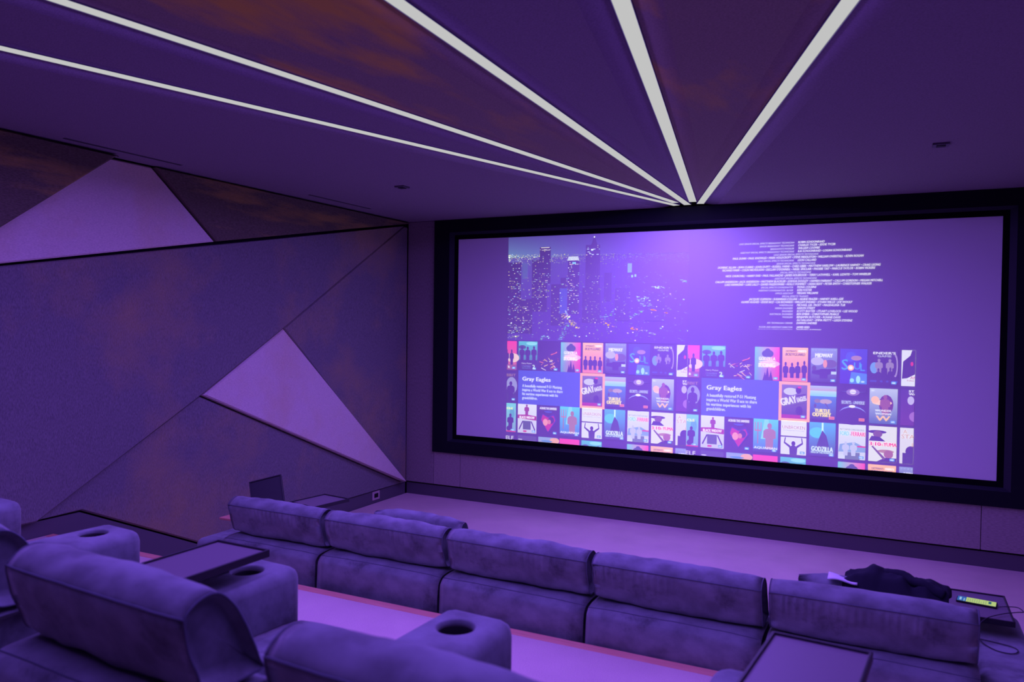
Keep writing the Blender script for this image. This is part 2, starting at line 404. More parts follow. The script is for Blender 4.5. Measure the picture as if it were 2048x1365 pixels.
# ---------------------------------------------------------------- projection screen
SX0, SX1, SZ0, SZ1 = -4.22, .733, .701, 2.798
screen = empty('projection_screen', ((SX0+SX1)/2, D, SZ0), 0, label='wide framed projection screen showing a city, credits and rows of film covers', category='screen')
SO = Vector(screen.location)
def spart(name, bm, mt, parent=screen, **kw):
    bmesh.ops.translate(bm, verts=bm.verts, vec=-SO)
    return obj(name, bm, parent, mt, **kw)
sc = spart('screen_surface', box(SX0-.02, SX1+.02, D+.004, D+.02, SZ0-.02, SZ1+.02), M['screen'], label='white screen cloth')
def ring(x0, x1, z0, z1, a, b, ya, yb):      # frame ring between rect grown by a and grown by b
    bm = bmesh.new()
    I = [bm.verts.new(p) for p in ((x0-a[0], ya, z0-a[1]), (x1+a[0], ya, z0-a[1]), (x1+a[0], ya, z1+a[2]), (x0-a[0], ya, z1+a[2]))]
    O = [bm.verts.new(p) for p in ((x0-b[0], yb, z0-b[1]), (x1+b[0], yb, z0-b[1]), (x1+b[0], yb, z1+b[2]), (x0-b[0], yb, z1+b[2]))]
    for i in range(4): bm.faces.new((I[i], I[(i+1) % 4], O[(i+1) % 4], O[i]))
    return bm
def thick(bm, d):
    r = bmesh.ops.extrude_face_region(bm, geom=list(bm.faces)); bmesh.ops.translate(bm, verts=[v for v in r['geom'] if isinstance(v, bmesh.types.BMVert)], vec=(0, d, 0))
    bmesh.ops.recalc_face_normals(bm, faces=bm.faces); return bm
tz = ZC-.003-SZ1
spart('mask', thick(ring(SX0, SX1, SZ0, SZ1, (0, 0, 0), (.048, .048, .048), D, D), .003), M['mask'], label='flat black masking border')
spart('frame_bevel', thick(ring(SX0, SX1, SZ0, SZ1, (.048,)*3, (.095, .075, .075), D, D-.03), .008), M['bevel'])
fr = SX0-FX0
spart('frame', thick(ring(SX0, SX1, SZ0, SZ1, (.095, .075, .075), (fr, SZ0-FZ0, tz), D-.03, D-.03), .03), M['black_velvet'], label='wide black velvet frame')

# --- picture content: everything is flat coloured mesh on the cloth
AMB = (.085, .038, .25)
def em(c):                      # projected light needed for a colour as seen on the lit cloth
    return tuple(max(0., lin(v)-a) for v, a in zip(c, AMB))
class Art:
    def __init__(s): s.bm = bmesh.new(); s.cl = s.bm.loops.layers.color.new('Col') if False else s.bm.loops.layers.float_color.new('Col'); s.k = 0
    def poly(s, pts, col, cols=None, step=True):
        if step: s.k += 1
        y = D+.0025-.00004*s.k
        f = s.bm.faces.new([s.bm.verts.new((x, y, z)) for x, z in pts])
        cs = cols or [col]*len(pts)
        for l, c in zip(f.loops, cs): l[s.cl] = (*em(c), 1)
    def rect(s, x0, z0, x1, z1, col, col2=None, step=True, cols=None):   # col bottom, col2 top
        col2 = col2 or col
        s.poly([(x0, z0), (x1, z0), (x1, z1), (x0, z1)], col, cols or [col, col, col2, col2], step)
    def ell(s, cx, cz, rx, rz, col, n=14, step=True, a0=0, a1=360):
        s.poly([(cx+rx*math.cos(math.radians(a0+(a1-a0)*k/n)), cz+rz*math.sin(math.radians(a0+(a1-a0)*k/n))) for k in range(n + (0 if a1-a0 == 360 else 1))], col, None, step)
    def clip(s, x0, x1, z0, z1):
        for co, no in (((x0, 0, 0), (-1, 0, 0)), ((x1, 0, 0), (1, 0, 0)), ((0, 0, z0), (0, 0, -1)), ((0, 0, z1), (0, 0, 1))):
            bmesh.ops.bisect_plane(s.bm, geom=s.bm.verts[:]+s.bm.edges[:]+s.bm.faces[:], plane_co=co, plane_no=no, clear_outer=True)
    def done(s, name, parent=screen, **kw):
        return spart(name, s.bm, M['picture'], parent, **kw)
_tc = {}
def text_geo(t, bold=0.0):
    if (t, bold) not in _tc:
        cu = bpy.data.curves.new('t', 'FONT'); cu.body = t; cu.size = 1; cu.resolution_u = 2; cu.offset = bold
        ob = bpy.data.objects.new('t', cu); me = ob.to_mesh()
        v = [(p.co.x, p.co.y) for p in me.vertices]; f = [tuple(p.vertices) for p in me.polygons]
        ob.to_mesh_clear(); bpy.data.objects.remove(ob); bpy.data.curves.remove(cu)
        _tc[(t, bold)] = (v, f)
    return _tc[(t, bold)]
def put_text(art, t, x, z, cap, col, width=None, align='L', bold=0., shear=0., xs=1., rot=0.):
    """cap = capital height in metres; width fits the line to a given length"""
    v, f = text_geo(t, 0)
    if not v: return
    x0 = min(p[0] for p in v); x1 = max(p[0] for p in v); k = cap/.70
    sx = width/(x1-x0) if width else k*xs
    W = (x1-x0)*sx; ox = {'L': 0, 'C': -W/2, 'R': -W}[align]
    art.k += 1; y = D+.0025-.00004*art.k - .0003
    c = (*em(col), 1); cr, sr = math.cos(rot), math.sin(rot); vs = []
    for n_, sh in enumerate((-bold, bold) if bold > .003 else (0,)):      # heavy type: struck twice, slightly apart
        vs = []
        for px, py in v:
            a = ox+(px-x0)*sx+shear*py*k+sh*1.3*min(sx, k); b = py*k
            vs.append(art.bm.verts.new((x+a*cr-b*sr, y-.00002*n_, z+a*sr+b*cr)))
        for q in f:
            try: fc = art.bm.faces.new([vs[i] for i in q])
            except ValueError: continue
            for l in fc.loops: l[art.cl] = c

WHITE = (228, 226, 240)
# credits, upper right quarter
X_N, X_L, X_C = -.788, -.821, -.805
NAMES = [(0, 'ROBIN SCHOONRAAD'), (1, 'CHARLES TYCER • EDDIE TYCER'), (2, 'WILLIAM COOMBS'), (3, 'KAI SCHOONRAAD • LOGAN SCHOONRAAD'), (6, 'LEON CALLARD'),
  (15, 'FIONA COUSINS'), (16, 'KERI FOSTER'), (17, 'MEGAN WILLIAMS'), (21, 'MICHAEL LEE- FROST • MAGDALENA TUR'), (22, 'AARON STREET'),
  (23, 'SCOTT BAXTER • STUART LOVELOCK • LEE WOOD'), (24, 'BEN EMBER • CHRISTOPHER PEARCE'), (25, 'BENJAMIN BUTCHER • RONNIE DAVIS'),
  (26, 'ALI HALLIDAY • EMMA PRITTY • LEIGH STEVENS'), (27, 'DARREN ANDREE'), (28.4, 'JAMES REID'), (29.35, 'PANDORA SHOWAN')]
LABS = [(0, 'LEAD SENIOR SPECIAL EFFECTS BREAKAWAY TECHNICIAN'), (1, 'SENIOR BREAKAWAY TECHNICIANS'), (2, 'BREAKAWAYS MODELER'), (3, 'ASSISTANT SPECIAL EFFECTS BREAKAWAY TECHNICIANS'),
  (6, 'LEAD SPECIAL EFFECTS TECHNICIANS'), (15, 'SPECIAL EFFECTS COORDINATOR'), (16, 'ASSISTANT COORDINATOR / BUYER'), (17, 'OFFICE ASSISTANT'), (21, 'WIREPERSONS'),
  (22, 'DESIGN ENGINEER'), (23, 'ENGINEERS'), (24, 'ELECTRICAL ENGINEERS'), (25, 'MODELERS'), (27, 'SFX TECHNICIAN / DRIVER'), (28.4, 'FLOOR 2ND ASSISTANT DIRECTOR'), (29.35, 'CROWD 2ND ASSISTANT DIRECTOR')]
CENT = [(4, 'LEAD SENIOR SPECIAL EFFECTS TECHNICIANS', 0), (7, 'SENIOR SPECIAL EFFECTS TECHNICIANS', 0), (10, 'SPECIAL EFFECTS TECHNICIANS', 0), (12, 'ASSISTANT SPECIAL EFFECTS TECHNICIANS', 0), (18, 'SPECIAL EFFECTS TRAINEES', 0),
  (5, 'PAUL DUNN • PAUL KNOWLES • MARK HOLDCROFT • STEVE MIDDLETON • WILLIAM OVERSTALL • KEVIN ROGAN', 1),
  (8, 'DOMINIC ALLAN • SEAN CLARKE • JOHN DUFFY • RUSSELL FARNS • CHRIS GIBBS • MATTHEW HARLOW • LAURENCE HARVEY • CRAIG LEONG', 1),
  (9, "RICHARD MARR • COLIN NICHOLSON • DECLAN O'DONNELL • NIGEL SINCLAIR • PHOEBE TAIT • MARCUS TAYLOR • ROBIN VICKERS", 1),
  (11, 'NICK CHURCHILL • HARRY EVES • PAUL FALLANCHE • JAMES HOLBROOK • TERRY LATHWELL • KARL LIZAITIS • TOM WHEELER', 1),
  (13, 'CALLUM ANDERSON • JACK ANDERSON • MATTHEW BLACKLER • JOSHUA DOOLEY • HAMISH FARRANT • CALLUM GORDON • MEGAN MITCHELL', 1),
  (14, 'LUKE HAMMOND • LUKE LALLY • DAVID PASZKOWSKI • HOLLY POMFRET • DEAN REAY • PETER SMITH • CHRISTOPHER WALKER', 1),
  (19, 'JACQUES CLEMSON • SUSANNAH COLLINS • AILBHE FRAZER • HARVEY AXELL-GEE', 1),
  (20, 'OLIVER HUGHES • EDDIE RICE • CAI RICHARDS • WILLIAM SHEARD • ETHAN WILLIS • JOE WOOLF', 1)]
def cz(i): return 1.886+.761-.0262*i-.009
vv, _ = text_geo(CENT[9][1], 0); KN = 1.385/(max(p[0] for p in vv)-min(p[0] for p in vv))/(.0185/.70)
vv, _ = text_geo(LABS[0][1], 0); KL = .470/(max(p[0] for p in vv)-min(p[0] for p in vv))/(.0145/.70)
A = Art()
for i, t in NAMES: put_text(A, t, X_N, cz(i), .0185, WHITE, None, 'L', .010, .22, KN)
for i, t in LABS: put_text(A, t, X_L, cz(i), .0145, (205, 200, 232), None, 'R', .002, .22, KL)
for i, t, n in CENT: put_text(A, t, X_C, cz(i), .0185 if n else .0145, WHITE if n else (205, 200, 232), None, 'C', .010 if n else .002, .22, KN if n else KL)
A.clip(-1.7, .14, 1.886-.006, 2.8)
A.done('credit_lines', label='white italic credit lines', kind='stuff')

# night city, upper left quarter
def city():
    A = Art(); rnd = random.Random(3)
    x0, x1, z0, z1 = -3.622, -1.742, 1.731, SZ1-.002
    W, H = x1-x0, z1-z0
    def P(u, v): return x0+u*W, z1-v*H
    # sky and ground haze, both fading to the right
    n = 14
    def tone(u, v):
        k = max(0., 1-u*1.25)
        if v < .2: k *= .35+.65*v/.2; hi = (112, 138, 192)
        else: k *= max(.25, 1-(v-.2)*1.6); hi = (104, 92, 180)
        return tuple(a+(b-a)*k for a, b in zip((88, 55, 160), hi))
    for i in range(n):
        u0, u1 = i/n, (i+1)/n
        for v0, v1 in ((0, .1), (.1, .199), (.201, .4), (.4, .7), (.7, 1)):
            A.poly([P(u0, v1), P(u1, v1), P(u1, v0), P(u0, v0)], None, [tone(u0, v1), tone(u1, v1), tone(u1, v0), tone(u0, v0)], False)
    A.k += 1
    def dot(u, v, du, dv, c, step=False):
        A.poly([P(u, v+dv), P(u+du, v+dv), P(u+du, v), P(u, v)], c, None, step)
    pal = [(235, 240, 255), (190, 225, 255), (255, 230, 200), (165, 205, 250), (250, 240, 220), (215, 185, 200)]
    def shade(c, f): return tuple(int(80+(q-80)*f) for q in c)
    for _ in range(900):                                   # carpet of lights below the horizon
        u = rnd.random()**1.4; v = .165+abs(rnd.gauss(0, .05))+.03*u
        if v > .40: continue
        dot(u, v, rnd.uniform(.002, .006), rnd.uniform(.003, .0055), shade(rnd.choice(pal), max(.25, 1-u*.85)*rnd.uniform(.4, 1)))
    A.k += 1
    # towers: left, right, top, bottom, share of lit windows, brightness
    T = [(.0, .08, .245, .62, .20, 1), (.145, .235, .225, .72, .20, .9), (.19, .255, .105, .45, .16, 1), (.26, .34, .46, .85, .10, .7), (.355, .42, .235, .74, .30, 1.1),
         (.455, .535, .10, .55, .05, .9), (.44, .54, .50, .82, .06, .7), (.0, .15, .60, .93, .15, .9), (.56, .60, .36, .62, .05, .6), (.315, .35, .40, .72, .08, .8), (.62, .70, .50, .80, .03, .6), (.78, .88, .55, .8, .03, .6)]
    for u0, u1, a, b, dens, br in T:
        A.k += 1; dot(u0, a, u1-u0, b-a, (20, 5, 40), True); A.k += 1
        nx = max(3, round((u1-u0)/.0085)); ny = round((b-a)/.0165)
        for j in range(ny):
            lively = rnd.random()
            run = 0
            for i in range(nx):
                if rnd.random() < dens*(2.6 if lively > .72 else .75):
                    dot(u0+(u1-u0)*(i+.1)/nx, a+(b-a)*(j+.3)/ny, (u1-u0)/nx*rnd.uniform(.55, 1.0), (b-a)/ny*rnd.uniform(.28, .42), shade(rnd.choice(pal), br*rnd.uniform(.45, 1)))
    A.k += 1
    for k in range(3): dot(.357-.002*k, .205+.013*k, .056+.004*k, .007, (235, 250, 250))       # lit crown
    dot(.380, .255, .020, .018, (130, 200, 245)); dot(.197, .108, .05, .005, (240, 230, 220)); dot(.202, .132, .048, .004, (225, 215, 225))
    for k in range(9): dot(.458+rnd.random()*.06, .10+.1*rnd.random(), .012, .006, (190, 205, 255))
    dot(.088, .255, .030, .15, (96, 98, 172)); dot(.31, .50, .042, .24, (84, 84, 190)); dot(.685, .28, .022, .082, (120, 165, 225)); dot(.705, .385, .009, .022, (140, 200, 245)); dot(.722, .38, .009, .022, (140, 200, 245))
    A.poly([P(.485, .10), P(.52, .10), P(.506, .03), P(.50, .03)], (20, 5, 40)); dot(.499, .022, .006, .012, (240, 240, 255))
    A.k += 1
    def trail(p, q, c, m, spread, ln=.012):                # streets: runs of small lights between two points
        for _ in range(m):
            t = rnd.random(); dot(p[0]+(q[0]-p[0])*t+rnd.gauss(0, spread), p[1]+(q[1]-p[1])*t+rnd.gauss(0, spread), rnd.uniform(.004, ln), rnd.uniform(.004, .009), shade(c, rnd.uniform(.4, 1)))
    for p, q, c, m, sp in (((.32, .73), (.41, .87), (205, 165, 190), 55, .009), ((.36, .83), (.31, .98), (120, 140, 225), 45, .008), ((.0, .93), (.11, .88), (150, 150, 215), 22, .006),
                           ((.55, .77), (.62, .71), (130, 150, 230), 26, .012), ((.70, .865), (.76, .875), (215, 120, 130), 12, .006), ((.79, .685), (.90, .73), (205, 110, 150), 16, .002),
                           ((.69, .77), (.77, .70), (140, 165, 235), 22, .006), ((.73, .585), (.81, .60), (170, 205, 245), 14, .006), ((.82, .49), (.87, .50), (185, 215, 250), 14, .006),
                           ((.95, .435), (.99, .45), (150, 195, 245), 8, .005), ((.0, .97), (.06, .95), (160, 150, 200), 16, .012), ((.78, .88), (.83, .92), (170, 170, 230), 12, .005),
                           ((.54, .81), (.62, .85), (225, 150, 150), 16, .010), ((.75, .62), (.80, .66), (140, 170, 235), 22, .014), ((.20, .98), (.24, .94), (150, 200, 245), 8, .006), ((.34, .70), (.36, .78), (170, 190, 245), 12, .004)):
        trail(p, q, c, m, sp)
    for _ in range(420):
        u = rnd.random(); v = .36+.62*rnd.random()
        dot(u, v, rnd.uniform(.003, .009), rnd.uniform(.003, .006), shade(rnd.choice(pal), (1-u*.5)*rnd.uniform(.25, .8)))
    for _ in range(40):
        dot(rnd.random(), .5+.48*rnd.random(), rnd.uniform(.004, .009), rnd.uniform(.005, .010), rnd.choice(pal))
    A.clip(x0, x1, z0, z1)
    A.done('city_picture', label='projected picture of a city at night', kind='stuff')
city()

# film covers, lower two quarters: same page twice
CW, CH = .211, .297
COLX = [-3.724] + [-3.489+.2355*k for k in range(8)]
ROWZ = [1.886-.163, 1.886-.490, 1.886-.808, 1.886-1.133]
def people(A, x, z, w, h, n, col, rnd):
    for k in range(n):
        cx = x+w*(k+.5)/n+rnd.uniform(-.05, .05)*w/n; hh = h*rnd.uniform(.85, 1)
        b = min(w/n*.5, hh*.24)
        A.poly([(cx-b*.55, z), (cx+b*.55, z), (cx+b*.60, z+hh*.40), (cx+b*.95, z+hh*.42), (cx+b*.92, z+hh*.68), (cx+b*.62, z+hh*.75), (cx+b*.18, z+hh*.78), (cx-b*.18, z+hh*.78), (cx-b*.62, z+hh*.75), (cx-b*.92, z+hh*.68), (cx-b*.95, z+hh*.42), (cx-b*.60, z+hh*.40)], col)
        A.ell(cx, z+hh*.88, b*.36, hh*.11, col, 12)
NAVY, DARK = (30, 25, 75), (35, 18, 60)
def badge(A, T, x, z, kind):
    if kind == 'HD':
        A.rect(x+CW-.050, z+.010, x+CW-.012, z+.032, (70, 150, 230)); put_text(T, 'HD', x+CW-.031, z+.0145, .012, WHITE, None, 'C', .02)
    else:
        A.rect(x+CW-.056, z+.012, x+CW-.012, z+.036, (240, 130, 110)); put_text(T, 'UHD', x+CW-.034, z+.018, .012, (90, 30, 70), None, 'C', .02)
def cover(r, c, off, rnd):
    A, T = Art(), Art(); T.k = 60
    x, z1 = COLX[c]+off, ROWZ[r]; z = z1-CH; w, h = CW, CH; X1 = x+w
    def tx(t, u, v, cap, col, width=None, align='C', **k): put_text(T, t, x+u*w, z+v*h, cap*h, col, width*w if width else None, align, **k)
    hd = 'HD'; key = (r, c)
    def bg(b, t): A.rect(x, z, X1, z1, b, t)
    def sil(u, v, uw, vh, n, col=DARK): people(A, x+u*w, z+v*h, uw*w, vh*h, n, col, rnd)
    if key in ((0, 0), (3, 3)):
        bg((190, 110, 140), (240, 70, 160)); A.ell(x+w*.8, z+h*.42, w*.35, h*.16, (235, 200, 190)); sil(.35, .15, .5, .62, 2); A.rect(x, z, X1, z+h*.18, (150, 90, 140))
        if r == 0: tx('R', .60, .06, .08, WHITE, bold=.02)
    elif key in ((0, 1), (3, 4)):
        bg((60, 50, 120), (90, 190, 200)); A.ell(x+w*.2, z+h*.8, w*.2, h*.07, (50, 80, 130)); A.ell(x+w*.7, z+h*.93, w*.3, h*.06, (140, 220, 220)); sil(.02, .32, .96, .55, 3, (40, 30, 80))
        A.rect(x, z, X1, z+h*.36, (60, 30, 105)); tx('Harry Potter', .45, .22, .05, (190, 180, 220), .55); tx('CHAMBER', .42, .12, .05, (120, 120, 200), .5); tx('SECRETS', .42, .055, .045, (110, 120, 195), .45); tx('2', .82, .06, .14, (200, 225, 225), bold=.02)
    elif key == (0, 2):
        for k in range(26):
            a = rnd.uniform(0, 1); b = rnd.uniform(.08, .45); l = rnd.uniform(.05, .25); s = rnd.uniform(-.12, .08)
            A.poly([(x+w*a, z+h*b), (x+w*min(1, a+l), z+h*(b+s)), (x+w*min(1, a+l), z+h*(b+s+.012)), (x+w*a, z+h*(b+.02))], rnd.choice([(220, 130, 110), (245, 200, 160), (200, 70, 100), (230, 220, 240), (150, 60, 110)]))
        A.poly([(x+w*.6, z+h*.55), (x+w*.9, z+h*.63), (x+w*.92, z+h*.68), (x+w*.8, z+h*.62), (x+w*.6, z+h*.58)], (235, 110, 130))
    elif key in ((0, 3), (3, 6)):
        A.rect(x, z, X1, z1, None, None, True, [(60, 160, 190), (230, 30, 120), (245, 80, 170), (110, 200, 205)])
        A.ell(x+w*.6, z+h*.5, w*.42, h*.1, (235, 180, 200)); A.ell(x+w*.52, z+h*.80, w*.24, h*.12, (60, 80, 140)); A.ell(x+w*.52, z+h*.91, w*.1, h*.05, (60, 80, 140))
        for u, hh in ((.42, .26), (.52, .42), (.66, .30)): A.poly([(x+w*(u-.09), z), (x+w*(u+.09), z), (x+w*u, z+h*hh)], (75, 30, 90))
        tx('GODZILLA', .5, .60, .10, WHITE, .66, bold=.03); tx('KONG', .5, .39, .13, WHITE, .66, bold=.04); A.rect(x+w*.17, z+h*.55, x+w*.83, z+h*.57, WHITE)
    elif key in ((0, 4), (3, 7)):
        bg((215, 100, 100), (255, 190, 120)); sil(.02, .02, .96, .62, 4, (70, 30, 75)); A.rect(x, z, X1, z+h*.1, (235, 130, 105))
        tx("HITMAN'S", .34, .87, .055, (70, 30, 90), .42, bold=.03, shear=.15); tx("WIFE'S", .77, .87, .055, WHITE, .32, bold=.03, shear=.15); tx('BODYGUARD', .5, .76, .085, (70, 30, 90), .76, bold=.035, shear=.15)
    elif key in ((0, 5), (3, 8)):
        bg((75, 60, 130), (140, 150, 200)); A.ell(x+w*.25, z+h*.62, w*.25, h*.12, (185, 180, 215)); A.ell(x+w*.75, z+h*.55, w*.25, h*.12, (110, 90, 145)); A.ell(x+w*.55, z+h*.55, w*.08, h*.12, (230, 150, 130))
        A.poly([(x+w*.05, z+h*.35), (x+w*.95, z+h*.42), (x+w*.95, z+h*.30), (x+w*.5, z+h*.2), (x+w*.05, z+h*.25)], (45, 30, 85)); A.rect(x+w*.35, z+h*.12, x+w*.65, z+h*.4, (45, 30, 85)); A.ell(x+w*.13, z+h*.42, w*.09, h*.07, (95, 75, 130))
        A.rect(x+w*.78, z+h*.25, x+w*.98, z+h*.33, (190, 210, 230)); tx('MIDWAY', .5, .74, .11, WHITE, .66, bold=.03); tx('• • • • • • • •', .5, .93, .04, (170, 190, 220), .9)
    elif key == (0, 6):
        A.rect(x, z+h*.0, X1, z1, (60, 60, 190), (60, 75, 200)); A.poly([(x+w*.35, z), (X1, z), (X1, z+h*.3), (x+w*.42, z+h*.34)], (60, 130, 225)); A.ell(x+w*.4, z+h*.78, w*.2, h*.14, (80, 90, 215)); A.ell(x+w*.6, z+h*.74, w*.2, h*.07, (170, 130, 165))
        A.ell(x+w*.45, z+h*.1, w*.08, h*.06, (150, 220, 220)); A.ell(x+w*.68, z+h*.13, w*.08, h*.11, (160, 225, 225))
        tx('S', .18, .40, .30, (80, 165, 235)); tx('U', .64, .42, .20, (80, 150, 235)); tx('L', .84, .38, .20, (80, 150, 235)); A.ell(x+w*.40, z+h*.46, w*.12, h*.085, (250, 180, 120)); A.ell(x+w*.40, z+h*.46, w*.07, h*.05, (255, 240, 220))
    elif key == (0, 7):
        bg((45, 30, 100), (70, 45, 130)); A.ell(x+w*.14, z+h*.48, w*.15, h*.16, (110, 155, 215)); A.ell(x+w*.9, z+h*.55, w*.09, h*.32, (160, 140, 190)); A.ell(x+w*.86, z+h*.55, w*.08, h*.28, (45, 30, 100)); A.rect(x, z+h*.08, X1, z+h*.13, (60, 80, 180))
        sil(.1, .3, .8, .45, 2, (150, 130, 170)); sil(.2, .02, .62, .52, 3, (45, 45, 120)); tx("ENDER'S", .5, .87, .065, WHITE, .8, bold=.02); tx('GAME', .5, .79, .055, (190, 190, 225), .5, bold=.01)
    elif key == (0, 8):
        bg((220, 222, 228), (220, 222, 228)); A.poly([(x+w*.02, z+h*.2), (x+w*.2, z+h*.22), (x+w*.52, z+h*.35), (x+w*.52, z1), (x+w*.36, z1), (x+w*.3, z+h*.85), (x+w*.05, z+h*.68)], (65, 40, 80)); A.ell(x+w*.36, z+h*.62, w*.05, h*.06, (215, 60, 80))
        tx('AN', .42, .20, .075, (170, 50, 70), .22, bold=.01); tx('HAS F', .37, .13, .05, (150, 60, 80), .34); hd = None
    elif key == (1, 0):
        bg((85, 65, 130), (80, 60, 140)); A.ell(x+w*.75, z+h*.55, w*.3, h*.3, (150, 150, 195)); sil(.5, .02, .45, .8, 1, (70, 50, 85)); tx('BBIT', .72, .87, .09, (165, 120, 150), .5)
    elif key == (1, 4):
        A.rect(x-.024, z-.024, X1+.024, z1+.026, (250, 170, 110)); bg((85, 60, 125), (130, 110, 160)); A.ell(x+w*.35, z+h*.80, w*.28, h*.11, (200, 200, 220)); A.poly([(x+w*.2, z+h*.62), (x+w*.95, z+h*.75), (x+w*.95, z+h*.72), (x+w*.3, z+h*.6)], NAVY); A.ell(x+w*.66, z+h*.84, w*.11, h*.1, (60, 40, 90)); A.ell(x+w*.7, z+h*.93, w*.08, h*.03, (225, 60, 130)); A.ell(x+w*.7, z+h*.24, w*.14, h*.13, (75, 50, 110)); A.rect(x, z, X1, z+h*.11, (170, 40, 110))
        T.k = 62; tx('GRAY', .02, .36, .22, WHITE, .62, 'L', bold=.03, rot=.28); tx('EAGLES', .64, .49, .13, WHITE, .36, 'L', bold=.02, rot=.28); tx('A STORY ABOUT TIME', .4, .36, .035, (60, 40, 90), .55, 'L', rot=.28)
    elif key == (1, 5):
        A.rect(x, z, X1, z+h*.72, (45, 45, 130), (60, 130, 205)); A.rect(x, z+h*.70, X1, z+h*.86, (130, 205, 215), (185, 215, 225)); A.rect(x, z+h*.86, X1, z1, (190, 160, 175), (170, 190, 215)); A.ell(x+w*.6, z+h*.55, w*.24, h*.07, (185, 160, 165)); A.ell(x+w*.28, z+h*.56, w*.12, h*.06, (140, 120, 140)); A.poly([(x+w*.55, z+h*.5), (x+w*.75, z+h*.32), (x+w*.62, z+h*.5)], (95, 75, 110)); A.ell(x+w*.2, z+h*.42, w*.05, h*.06, (95, 75, 110))
        tx('TURTLE', .48, .23, .10, (250, 225, 90), .58, bold=.04); tx('ODYSSEY', .46, .11, .11, (250, 225, 90), .7, bold=.04); hd = 'UHD'
    elif key == (1, 6):
        A.rect(x, z+h*.85, X1, z1, (60, 35, 115)); A.ell(x+w*.5, z+h*.86, w*.25, h*.1, (150, 120, 180)); A.ell(x+w*.5, z+h*.87, w*.12, h*.07, (225, 215, 240)); A.poly([(x, z+h*.88), (x+w*.5, z+h*.85), (X1, z+h*.88), (x+w*.5, z+h*.86)], (130, 150, 230))
        A.ell(x+w*.5, z+h*.22, w*.5, h*.24, (140, 150, 225), 20); A.ell(x+w*.5, z+h*.17, w*.55, h*.25, (65, 45, 130), 20); A.ell(x+w*.48, z+h*.45, w*.12, h*.04, (235, 235, 255)); A.rect(x+w*.46, z+h*.14, x+w*.6, z+h*.34, (40, 20, 75))
        tx('SECRETS', .26, .52, .09, (190, 200, 240), .36, bold=.01); tx('OF THE', .5, .53, .03, (170, 180, 230), .1); tx('UNIVERSE', .74, .52, .09, (190, 200, 240), .40, bold=.01); hd = 'UHD'
    elif key == (1, 7):
        bg((70, 100, 165), (185, 195, 215)); A.ell(x+w*.6, z+h*.55, w*.26, h*.28, (110, 60, 70)); A.ell(x+w*.45, z+h*.60, w*.36, h*.07, (250, 205, 170)); A.ell(x+w*.2, z+h*.68, w*.15, h*.1, (250, 190, 150)); sil(.25, .25, .62, .65, 1, (150, 90, 90))
        tx('WONDER', .5, .35, .055, WHITE, .58, bold=.01); tx('WOMAN', .5, .26, .055, WHITE, .56, bold=.01); tx('W', .5, .09, .14, (250, 190, 90), .5, bold=.02); tx('DC', .12, .92, .04, (225, 225, 235))
    elif key == (1, 8):
        bg((110, 60, 150), (90, 60, 150)); A.ell(x+w*.35, z+h*.7, w*.12, h*.12, (190, 180, 220)); A.ell(x+w*.5, z+h*.25, w*.2, h*.14, (160, 110, 190)); tx('STAR', .28, .93, .06, WHITE, .42, 'L', bold=.03); tx('WARS', .28, .85, .06, WHITE, .42, 'L', bold=.03); hd = None
    elif key == (2, 0):
        bg((130, 160, 190), (120, 205, 210)); A.ell(x+w*.8, z+h*.65, w*.14, h*.2, (95, 165, 190)); sil(.5, .1, .4, .55, 1, (50, 50, 75)); A.ell(x+w*.62, z+h*.12, w*.12, h*.09, (60, 55, 75)); A.rect(x, z, X1, z+h*.04, (215, 60, 90)); tx('CLE', .5, .79, .07, (250, 235, 130), .34, 'L', bold=.02)
    elif key == (2, 1):
        bg((195, 195, 215), (220, 222, 232)); sil(.28, .60, .44, .42, 1, (150, 70, 80)); A.rect(x+w*.28, z+h*.12, x+w*.7, z+h*.42, (95, 90, 105)); A.poly([(x+w*.05, z+h*.12), (x+w*.1, z+h*.1), (x+w*.3, z+h*.4), (x+w*.25, z+h*.42)], (60, 55, 70)); A.poly([(x+w*.95, z+h*.12), (x+w*.9, z+h*.1), (x+w*.7, z+h*.4), (x+w*.75, z+h*.42)], (60, 55, 70)); A.poly([(x, z+h*.5), (X1, z+h*.45), (X1, z+h*.60), (x+w*.5, z+h*.64), (x, z+h*.62)], (165, 40, 75)); A.rect(x+w*.3, z+h*.03, x+w*.48, z+h*.09, (205, 70, 80))
        tx('BLACK WIDOW', .5, .50, .085, WHITE, .8, bold=.03)
    elif key == (2, 2):
        A.poly([(x+w*.5, z+h*.06), (x+w*.95, z+h*.5), (x+w*.8, z+h*.72), (x+w*.5, z+h*.62), (x+w*.2, z+h*.72), (x+w*.1, z+h*.5)], (75, 60, 165)); A.poly([(x+w*.5, z+h*.10), (x+w*.88, z+h*.5), (x+w*.78, z+h*.66), (x+w*.5, z+h*.58), (x+w*.22, z+h*.68), (x+w*.14, z+h*.5)], (190, 40, 90))
        A.ell(x+w*.36, z+h*.42, w*.13, h*.12, (235, 150, 155)); A.ell(x+w*.66, z+h*.50, w*.16, h*.12, (70, 30, 60)); A.ell(x+w*.56, z+h*.44, w*.09, h*.08, (220, 130, 140)); A.ell(x+w*.5, z+h*.8, w*.22, h*.05, (80, 90, 200)); A.rect(x+w*.2, z+h*.8, x+w*.8, z+h*.84, (55, 25, 100))
        tx('ACROSS THE UNIVERSE', .5, .86, .075, (235, 230, 245), .88, bold=.02)
    elif key == (2, 3):
        bg((70, 110, 200), (90, 205, 230)); A.poly([(x+w*.3, z+h*.4), (x+w*.75, z+h*.4), (x+w*.6, z1), (x+w*.45, z1)], (130, 215, 240)); sil(.28, .1, .7, .80, 1, (165, 120, 110))
        A.rect(x+w*.16, z+h*.25, x+w*.20, z+h*.9, (170, 110, 90))
